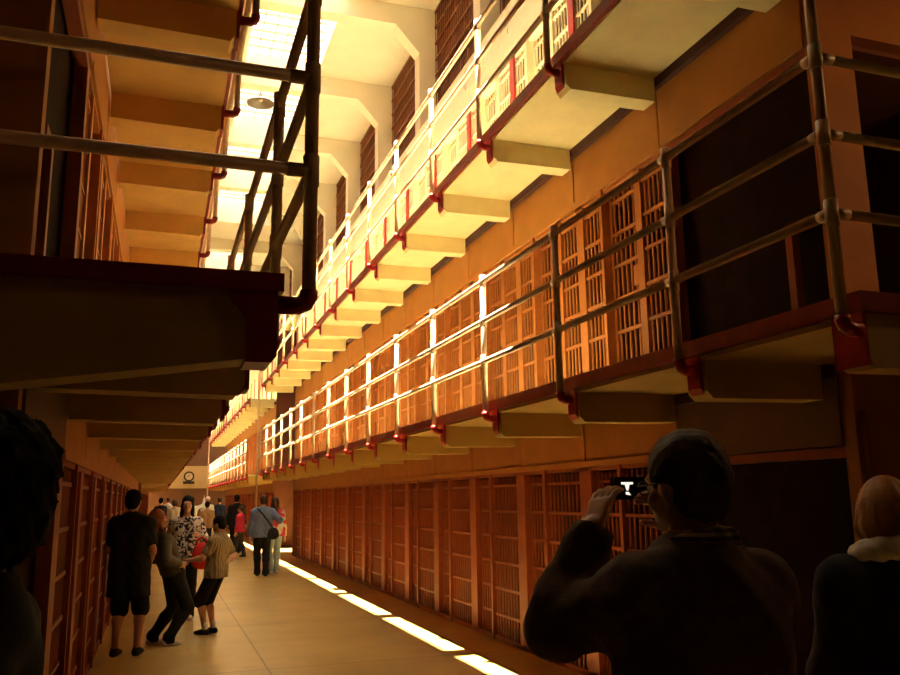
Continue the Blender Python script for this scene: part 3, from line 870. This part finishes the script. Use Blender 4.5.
# --- couple
person('man in blue shirt and black trousers walking away with his arm round a woman', (2.20, 19.05, 0), 2, 1.71, .018, 'light', 1.08,
    wl=(-.28, .04, .86), wr=(.40, .10, 1.18), er=(.3, -1, -.4), fl=(-.08, .10), fr=(.07, -.10), top='shirt', topm=BLUE, hem=.84, botm=BLK, shoem=SHB, hair='short', hairm=HBR, loose=.02)
person('woman in white and red top and pale jeans walking beside the blue-shirted man', (2.52, 19.55, 0), 6, 1.66, .018, 'light',
    wl=(-.24, .06, .90), fl=(-.08, -.06), fr=(.09, .10), top='top', topm=pattern_mat((.66, .58, .52), (.50, .04, .04), 4), hem=.86, botm=JEAN, shoem=SHW, hair='long', hairm=HBR, loose=.012)
b = thing('messenger_bag', 'black bag hanging on a diagonal strap over the blue shirt', 'bag', (2.40, 18.80, .78), 0)
q = Sdf(.02); q.ell((0, 0, .13), (.12, .05, .13)); q.ell((0, 0, .08), (.13, .055, .08)); add_mesh('bag_body', [q.mesh(.014)], BLK, b)
MB().tube([(.0, 0, .22), (-.10, .065, .38), (-.22, .08, .54), (-.34, .10, .665)], .018, 8).build('strap', BLK, b, True)
# --- child and adult by the right cells
person('child in pink jacket and dark trousers walking along the sun strip', (2.30, 25.5, 0), 65, 1.44, .02, 'light',
    fl=(-.09, .18), fr=(.08, -.14), top='jacket', topm=PINK, hem=.86, botm=DKG, shoem=SHB, hair='ponytail', hairm=HBR, loose=.02)
person('adult in black with dark hair standing behind the pink-jacketed child', (2.34, 27.4, 0), -10, 1.76, .022, 'mid',
    top='coat', topm=BLK, hem=.72, botm=BLK, shoem=SHB, hair='short', hairm=HB, loose=.02)
# --- far crowd
far = [
 ('person in white shirt raising one arm towards the clock', (1.10, 30.5), 0, 1.72, WHITE, DKG, 'short', HB, 'long', dict(wr=(.42, .25, 1.72), er=(1, 0, -.6))),
 ('person in white cap and white top behind the tan shirt', (1.78, 33.5), 5, 1.74, WHITE, BLK, 'cap', WHITE, 'short', {}),
 ('person in tan shirt and dark trousers seen over the boy', (1.46, 27.6), 0, 1.58, TAN, BLK, 'short', HB, 'short', {}),
 ('person in navy vest over white sleeves with grey trousers', (2.30, 34.6), -4, 1.72, NAVY, GREYT, 'short', HBR, 'long', {}),
 ('person in cream top in the distance left of the raised arm', (.55, 31.5), 10, 1.66, CREAMC, BLK, 'bob', HBR, 'short', {}),
 ('person in dark jacket in the distance beside the left cells', (.10, 33.0), -10, 1.72, DKG, BLK, 'short', HB, 'long', {}),
 ('person in brown top far down the hall between the others', (1.25, 40.0), 0, 1.70, BROWNJ, DKG, 'short', HB, 'long', {}),
 ('person in white shirt farthest down the hall by the left cells', (.45, 42.5), 0, 1.76, WHITE, BLK, 'short', HBR, 'long', {}),
]
for lab, (x, y), rz, hgt, tm, bm_, hr, hm, sl_, kw in far:
    person(lab, (x, y, 0), rz, hgt, .020, 'light', 1.0, top='shirt', topm=tm, botm=bm_, shoem=SHB, hair=hr, hairm=hm, sleeve=sl_, hem=.86, **kw)

# ------------------------------------------------------------------ light
w = bpy.data.worlds.new('sky'); SC.world = w; w.use_nodes = True
nt = w.node_tree; bg = nt.nodes['Background']; bg.inputs['Color'].default_value = (1.0, .94, .84, 1)
tc = nt.nodes.new('ShaderNodeTexCoord'); sp = nt.nodes.new('ShaderNodeSeparateXYZ'); nt.links.new(tc.outputs['Generated'], sp.inputs[0])
pw = nt.nodes.new('ShaderNodeMath'); pw.operation = 'POWER'; pw.use_clamp = True; pw.inputs[1].default_value = 2.5; nt.links.new(sp.outputs['Z'], pw.inputs[0])
ma = nt.nodes.new('ShaderNodeMath'); ma.operation = 'MULTIPLY_ADD'; ma.inputs[1].default_value = 12.0; ma.inputs[2].default_value = 1.6
nt.links.new(pw.outputs[0], ma.inputs[0]); nt.links.new(ma.outputs[0], bg.inputs['Strength'])   # overcast style: brightest overhead
sun = bpy.data.lights.new('sun', 'SUN'); sun.energy = 165; sun.angle = math.radians(.53); sun.color = (1, .92, .72)
so = bpy.data.objects.new('sun', sun); COL.objects.link(so); so.location = (0, 20, 20)
so.rotation_euler = Vector((.165, -.15, -1)).to_track_quat('-Z', 'Y').to_euler()
def portal(x0, x1, y0, y1, z, name, back=False):
    a = bpy.data.lights.new(name, 'AREA'); a.shape = 'RECTANGLE'; a.size = x1-x0; a.size_y = y1-y0
    a.cycles.is_portal = True
    o = bpy.data.objects.new(name, a); COL.objects.link(o); o.location = ((x0+x1)/2, (y0+y1)/2, z)
    return o
for k in sky_bays:
    portal(SKX0, SKX1, beamY[k]+.28, beamY[k+1], CEIL+.36, 'skylight_portal')
# ------------------------------------------------------------------ camera
cam = bpy.data.cameras.new('camera'); co = bpy.data.objects.new('camera', cam); COL.objects.link(co)
cam.sensor_fit = 'HORIZONTAL'; cam.sensor_width = 36; cam.lens = 830.65/900*36
pit, yaw, roll = .1892, .3344, .0136
co.location = (0, 0, 1.643)
co.rotation_mode = 'QUATERNION'
Rm = Matrix.Rotation(-yaw, 3, 'Z') @ Matrix.Rotation(math.pi/2+pit, 3, 'X') @ Matrix.Rotation(-roll, 3, 'Z')
co.rotation_quaternion = Rm.to_quaternion()
cam.clip_start = .05; cam.clip_end = 200
SC.camera = co
SC.view_settings.view_transform = 'Standard'; SC.view_settings.look = 'None'; SC.view_settings.gamma = 1; SC.view_settings.exposure = 0.0
SC.view_settings.use_curve_mapping = False
SC.cycles.max_bounces = 12; SC.cycles.diffuse_bounces = 8; SC.cycles.glossy_bounces = 4; SC.cycles.transparent_max_bounces = 12
SC.cycles.sample_clamp_indirect = 20
